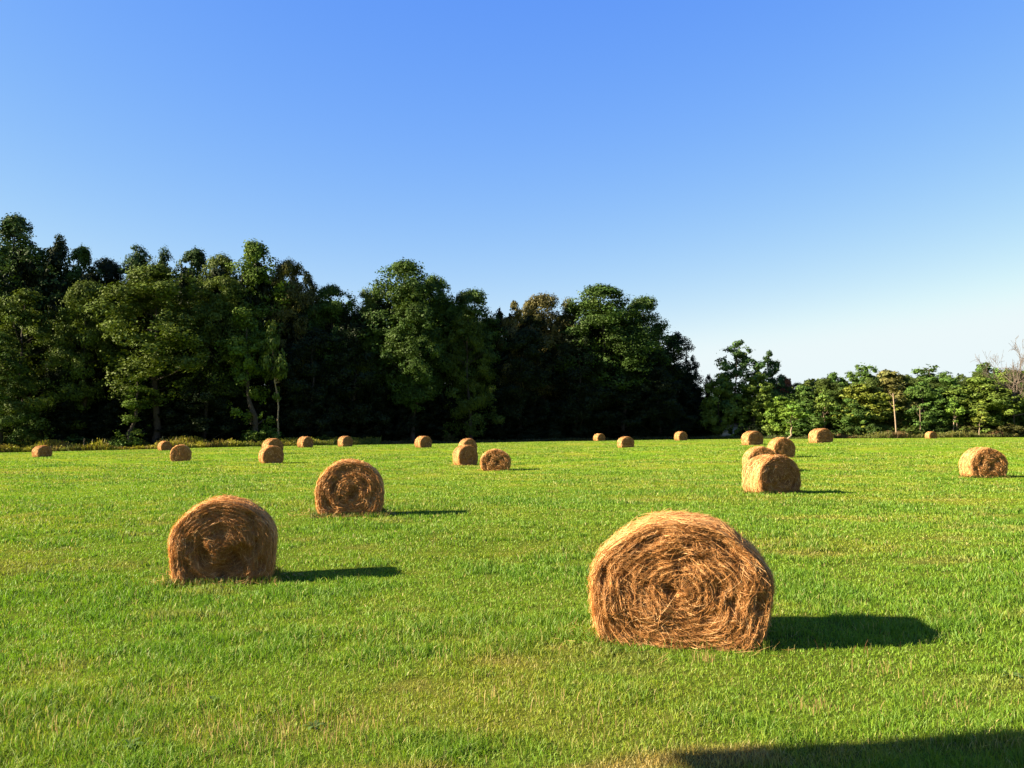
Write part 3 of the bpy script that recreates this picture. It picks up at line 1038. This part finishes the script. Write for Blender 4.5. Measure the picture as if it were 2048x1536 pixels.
WID = 1.4
RW = 'trees of the lower sunlit wood on the right'
RT = [
    ('lacy1', 1480, 680, 42, 0, BLUE, 'tallest tree of the right wood, ragged dark blue-green top'),
    ('small2', 1446, 745, 34, -3, OLIVE, 'olive tree next to the notch, left neighbour of the ragged tallest right tree'),
    ('lacy1', 1547, 699, 25, 4, BLUE, 'thin see-through treetop right of the ragged tallest one'),
    ('small1', 1508, 742, 38, -4, OLIVE, 'sunlit olive tree standing in front of the ragged tallest right tree'),
    ('small2', 1570, 752, 26, 8, RED, 'small rust-red tree behind the thin see-through top'),
    ('small1', 1598, 768, 32, 0, GREEN, 'green rounded tree right below the rust-red one'),
    ('small1', 1562, 790, 32, -5, BRIGHT, 'low bright green tree with thin forked stem at the field edge'),
    ('stem', 1572, 800, 30, -16, BRIGHT, 'slim young tree in front of the low bright green one'),
    ('small2', 1648, 762, 34, 4, OLIVE, 'hazy olive tree behind the cluster of pale stems'),
    ('stem', 1640, 775, 24, -6, OLIVE, 'thin tree with several pale bare stems, behind the half-bright small bale'),
    ('small2', 1672, 742, 30, 10, GREEN, 'small pointed treetop poking above the right wood'),
    ('lacy2', 1722, 724, 46, 8, GREEN, 'lacy open-crowned treetop standing above the right wood'),
    ('small1', 1722, 765, 48, -2, YEL, 'yellowest-green tree of the right wood, broad and sunlit'),
    ('small1', 1778, 738, 44, 4, BRNOL, 'brown withered crown above a pale straight trunk'),
    ('small1', 1782, 790, 30, 4, GREEN, 'green tree directly behind the pale straight trunk'),
    ('lacy2', 1858, 728, 52, 6, GREEN, 'open-branched green treetop midway along the right wood'),
    ('small2', 1832, 762, 40, -1, GREEN, 'green tree with thin white stem right of the pale straight trunk'),
    ('small1', 1885, 752, 40, 0, GREEN, 'dense green tree behind the tiny low bale'),
    ('small1', 1945, 752, 54, -3, OLIVE, 'broad dark-bottomed olive tree near the right end of the wood'),
    ('small2', 1975, 722, 40, 6, GREEN, 'taller green crown behind the broad olive tree'),
    ('small2', 2022, 742, 42, 2, OLIVE, 'olive-yellow tree below the bare tree at the right edge'),
    ('stem', 1906, 792, 20, -6, BRIGHT, 'slim tree with a white leaning stem in front of the right wood'),
    ('stem', 1952, 815, 18, -12, YEL, 'smallest yellow-green sapling at the field edge, near the right end'),
    ('small1', 2068, 722, 50, 0, GREEN, 'green tree cut by the right picture edge'),
    ('small1', 1618, 800, 34, -6, GREEN, 'low green tree left of the cluster of pale stems'),
    ('small1', 1690, 795, 30, -5, GREEN, 'low green bushy tree left in front of the yellowest tree'),
]
for kind, px, yt, hw, off, tint, lab in RT:
    plant(kind, px, yt, hw, Dedge(px) + 8 + off, tuple(1.75 * t_ for t_ in tint), lab, group=RW)

# shrubs along the field edge
WID = 1.15
SH = [(62, 858, 30, OLIVE, 'dull green shrub behind the leftmost bale'), (150, 866, 26, GREEN, 'low round green shrub beside the dead snag'), (5, 872, 22, GREEN, 'green shrub at the left picture edge'),
      (222, 872, 20, YEL, 'small yellow-green shrub among the weeds right of the dead snag'),
      (1700, 848, 26, GREEN, 'green shrub below the yellowest tree'), (1750, 846, 30, GREEN, 'green shrub left of the pale trunk foot'), (1820, 850, 26, OLIVE, 'olive shrub left of the tiny low bale'),
      (1885, 848, 20, GREEN, 'green shrub right behind the tiny low bale'), (1945, 842, 40, BRNOL, 'wide brownish shrub under the broad olive tree'), (2010, 846, 36, BRNOL, 'brownish shrub at the foot of the right edge trees'),
      (1600, 856, 22, GREEN, 'dark green shrub right of the small half-bright bale pair'), (1510, 846, 26, DARK, 'dark shrub behind the small shadow-ended bale'), (1471, 858, 7, DARK, 'narrow dark shrub before the white house'),
      (1040, 866, 18, DARK, 'dark low shrub at the middle of the black wood foot'), (905, 866, 18, BRNOL, 'brownish low shrub right of the lone field-edge bale'), (650, 868, 20, OLIVE, 'olive low shrub between the two field-edge bales at left')]
for px, yt, hw, tint, lab in SH:
    plant('shrub', px, yt, hw, Dedge(px) + 1, tint, lab, cat='shrub', group='shrubs along the field edge', name='shrub')

# the wood behind, read as one dark mass
SKY = [(-400, 500), (0, 455), (100, 492), (150, 508), (205, 535), (240, 560), (280, 515), (440, 522), (500, 510), (560, 530), (640, 580), (730, 582), (800, 560), (940, 600), (1080, 610), (1210, 600), (1300, 640), (1360, 715), (1400, 765), (1430, 790)]
g2 = Geo()
rg = np.random.default_rng(77)
keys = ['edge1', 'edge2', 'round3', 'edge1']
cnt = 0


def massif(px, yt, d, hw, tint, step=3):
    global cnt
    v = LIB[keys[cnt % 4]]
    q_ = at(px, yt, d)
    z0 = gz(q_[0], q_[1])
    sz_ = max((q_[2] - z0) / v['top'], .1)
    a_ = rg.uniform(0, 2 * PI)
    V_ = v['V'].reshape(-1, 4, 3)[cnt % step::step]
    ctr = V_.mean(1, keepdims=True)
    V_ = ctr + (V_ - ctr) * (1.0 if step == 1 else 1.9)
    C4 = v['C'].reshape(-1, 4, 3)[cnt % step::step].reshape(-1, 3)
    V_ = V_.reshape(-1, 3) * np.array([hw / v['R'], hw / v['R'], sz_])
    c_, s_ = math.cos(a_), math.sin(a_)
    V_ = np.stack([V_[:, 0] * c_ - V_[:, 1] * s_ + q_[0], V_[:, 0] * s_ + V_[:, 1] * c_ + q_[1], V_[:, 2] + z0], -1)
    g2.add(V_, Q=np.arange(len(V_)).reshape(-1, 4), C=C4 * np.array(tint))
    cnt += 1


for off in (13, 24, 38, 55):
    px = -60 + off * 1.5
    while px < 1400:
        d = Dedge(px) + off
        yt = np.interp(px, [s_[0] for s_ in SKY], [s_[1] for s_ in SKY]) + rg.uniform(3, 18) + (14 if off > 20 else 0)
        massif(px, yt, d, rg.uniform(5, 7), (.011, .017, .006))  # near-black tint carries the shade inside the wood
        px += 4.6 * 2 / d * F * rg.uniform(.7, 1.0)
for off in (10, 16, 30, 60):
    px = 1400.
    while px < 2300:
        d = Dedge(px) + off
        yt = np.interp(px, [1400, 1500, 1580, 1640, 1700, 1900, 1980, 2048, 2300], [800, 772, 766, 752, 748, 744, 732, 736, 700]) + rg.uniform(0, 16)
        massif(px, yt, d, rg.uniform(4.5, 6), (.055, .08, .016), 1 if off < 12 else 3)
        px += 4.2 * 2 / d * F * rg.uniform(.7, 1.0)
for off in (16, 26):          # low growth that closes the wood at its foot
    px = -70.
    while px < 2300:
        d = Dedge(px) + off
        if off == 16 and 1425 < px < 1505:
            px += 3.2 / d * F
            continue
        massif(px, np.interp(px, [0, 1400, 1500, 2300], [800, 812, 830, 835]) + rg.uniform(-20, 15), d, rg.uniform(4, 6), (.010, .016, .006) if px < 1430 else (.03, .045, .012), 2)  # left part tinted near black, shade painted into the leaf colour
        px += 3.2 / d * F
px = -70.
while px < 1420:              # brush under the front crowns, its shade put into near-black leaf tint
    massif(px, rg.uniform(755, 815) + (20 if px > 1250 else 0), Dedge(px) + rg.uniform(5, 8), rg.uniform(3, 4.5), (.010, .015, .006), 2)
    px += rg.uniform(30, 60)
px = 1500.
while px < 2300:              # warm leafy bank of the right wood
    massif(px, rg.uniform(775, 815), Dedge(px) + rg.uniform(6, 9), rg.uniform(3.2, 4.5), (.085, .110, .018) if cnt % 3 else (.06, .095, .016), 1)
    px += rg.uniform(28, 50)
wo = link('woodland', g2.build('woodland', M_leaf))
wo.color = (1, 1, 1, 1)
tag(wo, 'dense shade-tinted interior of the woods behind the edge trees', 'woodland', kind='stuff')
print('trees', time.time() - T0)

# bare tree at the right edge, standing pale trunk, dead snag
g3 = Geo()


def branch(p0, dirv, L, rad, depth, rg, C):
    n_ = 5
    P = [np.array(p0, float)]
    dv = np.array(dirv, float)
    for k in range(n_ - 1):
        dv = dv + rg.normal(0, .13, 3)
        dv /= np.linalg.norm(dv)
        P.append(P[-1] + dv * L / (n_ - 1))
    g3.tube(P, np.maximum(np.linspace(rad, rad * .55, n_), .022), 5 if depth > 1 else 4, C=C)
    if depth == 0:
        return
    for k in range(3 if depth > 1 else 4):
        j_ = rg.integers(1, n_)
        nd = dv + rg.normal(0, .55, 3)
        nd[2] += .15
        nd /= np.linalg.norm(nd)
        branch(P[j_], nd, L * rg.uniform(.55, .8), rad * .52, depth - 1, rg, C)


rg = np.random.default_rng(5)
for px, yb_, yt_, lab, cc in [(2026, 868, 665, 'bare leafless pale tree at the right edge, taller than the wood around it', (2.6, 2.5, 2.5))]:
    g3 = Geo()
    d = Dedge(px) + 4
    x = (px - 1024) / F * d
    branch((0, 0, 0), (0.02, 0, 1), 8, .20, 4, rg, cc)
    for k in range(5):
        branch((0, 0, 3.5 + k * .8), ((-.5, .45, -.3, .3, .1)[k], .1, 1), 6.5, .12, 4, rg, cc)
    o = link('bare_tree', g3.build('bare_tree', M_bark, True), loc=(x, d, gz(x, d) - .1))
    top = max(v_.co.z for v_ in o.data.vertices)
    o.scale = (.85, .85, (at(px, yt_, d)[2]) / top)
    tag(o, lab, 'tree', RW)
for px, yb_, yt_, rad, lab, cc, ln in [
        (1792, 850, 786, .15, 'straight pale sunlit dead trunk standing before the right wood', (6, 5.4, 4.6), -.35),
        (1905, 862, 800, .12, 'thin whitish leaning trunk standing right behind the tiny low bale', (7, 6.4, 5.4), .7),
        (1840, 866, 812, .10, 'thin grey sapling trunk standing left of the tiny low bale', (4.5, 4, 3.5), .2),
        (165, 905, 876, .09, 'short pale dead snag standing up from the weeds at left', (5.5, 4.6, 3.6), .3)]:
    g3 = Geo()
    d = Dedge(px) + (1.5 if px > 400 else -2)
    q0, q1 = at(px, yb_, d), at(px, yt_, d)
    x, y = q0[0], q0[1]
    z0 = gz(x, y)
    h_ = q1[2] - z0
    s_ = np.linspace(0, 1, 6)
    P = np.stack([ln * s_ + .04 * np.sin(s_ * 5), 0 * s_, s_ * h_], -1)
    g3.tube(P, rad * (1 - .35 * s_), 7, C=cc)
    for k in range(4):
        zz = h_ * (.55 + .12 * k)
        pb = np.array([ln * zz / h_, 0, zz])
        sg = (-1) ** k
        g3.tube([pb, pb + np.array([.35 * sg, .1, .4]) * h_ / 6, pb + np.array([.6 * sg, .2, .95]) * h_ / 6], [rad * .4, rad * .25, rad * .1], 5, C=cc)
    o = link('dead_trunk', g3.build('dead_trunk', M_bark, True), loc=(x, y, z0 - .05))
    tag(o, lab, 'dead tree', 'dead standing trunks before the woods')

# ------------------------------------------------------------------ weeds along the field edge (uncountable)
gw = Geo()
rg = np.random.default_rng(9)


def weedband(px0, px1, n_, back, hm, cols, fade=None):
    px = rg.uniform(px0, px1, n_)
    dd = np.interp(px, [e[0] for e in EDGE], [e[1] for e in EDGE]) + rg.uniform(-4.5, back, n_)
    x = (px - 1024) / F * dd
    y = dd
    z = G(x, y)
    clump = fbm(x / 3.0, y / 3.0, seed=91, octs=3)
    h = hm * np.minimum(.15 + 2.4 * clump ** 2.2, 1.1) * rg.uniform(.45, 1.1, n_)
    m = 3
    ld = rg.uniform(0, 2 * PI, n_)
    la = h * rg.uniform(.05, .45, n_)
    s_ = np.linspace(0, 1, m)[None, :, None]
    P = np.stack([x, y, z], -1)[:, None] + s_ * h[:, None, None] * np.array([0, 0, 1.]) + s_ ** 2 * np.stack([np.cos(ld) * la, np.sin(ld) * la, 0 * la], -1)[:, None]
    yaw = rg.uniform(0, PI, n_)
    side = np.stack([np.cos(yaw), np.sin(yaw), 0 * yaw], -1)
    wd = np.array([.04, .07, .05])[None] * rg.uniform(.6, 1.4, n_)[:, None]
    ci = np.clip((fbm(x / 5 + 9, y / 5, seed=95, octs=2) * len(cols) * 1.3 - .15 * len(cols) + rg.normal(0, .5, n_)), 0, len(cols) - 1).astype(int)
    for rpt in range(3):      # leaves and flower heads along the stems
        fr_ = rng.uniform(.35, 1.05, n_)[:, None]
        c0 = P[:, 0] + (P[:, 2] - P[:, 0]) * fr_
        dv = rng.normal(0, 1, (n_, 3)) * np.array([1, 1, .5])
        dv /= np.linalg.norm(dv, axis=1)[:, None]
        L_ = rng.uniform(.10, .30, n_)[:, None, None]
        Pl = c0[:, None] + dv[:, None] * L_ * (np.linspace(0, 1, 3)[None, :, None] - .3)
        sdv = np.cross(dv, rng.normal(0, 1, (n_, 3)))
        sdv /= np.linalg.norm(sdv, axis=1)[:, None]
        gw.ribbons(Pl, np.array([.04, .12, .03])[None] * rng.uniform(.6, 1.4, n_)[:, None], sdv, np.array(cols)[ci] * rng.uniform(.7, 1.5, (n_, 1)))
    gw.ribbons(P, wd, side, np.array(cols)[ci] * rg.uniform(.7, 1.3, (n_, 1)))


CW = [(.08, .11, .015), (.17, .17, .02), (.25, .22, .02), (.16, .11, .03), (.11, .12, .02)]
weedband(-150, 520, 26000, 5, 1.7, CW)
weedband(480, 760, 7000, 3.5, 1.2, CW)
weedband(760, 1420, 7000, 3, .55, [(.04, .05, .015), (.07, .06, .02), (.04, .05, .015)])
weedband(1650, 2200, 16000, 5, 1.2, [(.075, .09, .015), (.12, .115, .02), (.09, .09, .02), (.12, .07, .025)])
weedband(1420, 1660, 4000, 4, .7, [(.04, .06, .015), (.07, .08, .02)])
wo = link('weeds', gw.build('weeds', M_grass))
tag(wo, 'rank yellow and brown weeds growing between the field and the woods', 'weeds', kind='stuff')

# ------------------------------------------------------------------ white house glimpsed through the gap
d = Dedge(1465) + 4.5
x0, x1 = at(1446, 866, d)[0], at(1490, 866, d)[0]
hr = bpy.data.objects.new('house', None)
COL.objects.link(hr)
hr.location = (x0, d, gz(x0, d))
tag(hr, 'white house glimpsed low under the trees in the gap between the woods', 'house')
Lh = x1 - x0
g_ = Geo()
g_.box((0, 0, 0), (Lh, 7, 2.6))
g_.add([(0, 0, 2.6), (0, 7, 2.6), (0, 3.5, 4.6), (Lh, 0, 2.6), (Lh, 7, 2.6), (Lh, 3.5, 4.6)], T=[(0, 1, 2), (3, 5, 4)])
link('wall', g_.build('wall', M_white), hr)
g_ = Geo()
for sgn, ya, yb_ in ((1, -.4, 3.5), (-1, 7.4, 3.5)):
    za, zb = 2.5, 4.72
    g_.add([(-.3, ya, za), (Lh + .3, ya, za), (Lh + .3, yb_, zb), (-.3, yb_, zb), (-.3, ya, za + .15), (Lh + .3, ya, za + .15), (Lh + .3, yb_, zb + .15), (-.3, yb_, zb + .15)],
           Q=[(0, 3, 2, 1), (4, 5, 6, 7), (0, 1, 5, 4), (1, 2, 6, 5), (2, 3, 7, 6), (3, 0, 4, 7)])
link('roof', g_.build('roof', M_grey), hr)
for k in range(2):
    g_ = Geo()
    xx = Lh * (.25 + .42 * k)
    g_.box((xx, -.03, 1.0), (xx + .9, .02, 2.1))
    link('window', g_.build('window', M_pane), hr)

# ------------------------------------------------------------------ unseen open shelter added left of the camera to shade the lower right corner
hb = 4.6
t_ = hb / math.tan(R(SUN_EL))
ox, oy = -math.cos(R(SUN_B)) * t_, -math.sin(R(SUN_B)) * t_
q0, q1 = np.array([1.20, 5.70]), np.array([3.45, 6.06])
q1 = q1 + (q1 - q0) * .75
P0, P1 = q0 + np.array([ox, oy]), q1 + np.array([ox, oy])
dr = (P1 - P0) / np.linalg.norm(P1 - P0)
LW_ = np.linalg.norm(P1 - P0)
zg = gz(P0[0], P0[1])
sr = bpy.data.objects.new('added_shelter', None)
COL.objects.link(sr)
sr.location = (P0[0], P0[1], zg)
sr.rotation_euler = (0, 0, math.atan2(dr[1], dr[0]))
tag(sr, 'unseen open-sided shelter added left of the viewpoint to cast corner shade', 'shed')
g_ = Geo()
g_.box((0, -7, hb - .12), (LW_, 0, hb))
link('roof', g_.build('roof', M_roof), sr)
for (xx, yy) in ((.3, -1.2), (LW_ - .3, -1.2), (.3, -6.6), (LW_ - .3, -6.6)):
    g_ = Geo()
    g_.box((xx - .08, yy - .08, -.2), (xx + .08, yy + .08, hb - .28))
    link('added_post', g_.build('added_post', M_wood), sr)
for yy in (-1.2, -6.6):
    g_ = Geo()
    g_.box((.02, yy - .06, hb - .28), (LW_ - .02, yy + .06, hb - .122))
    link('added_beam', g_.build('added_beam', M_wood), sr)
print('done', time.time() - T0)
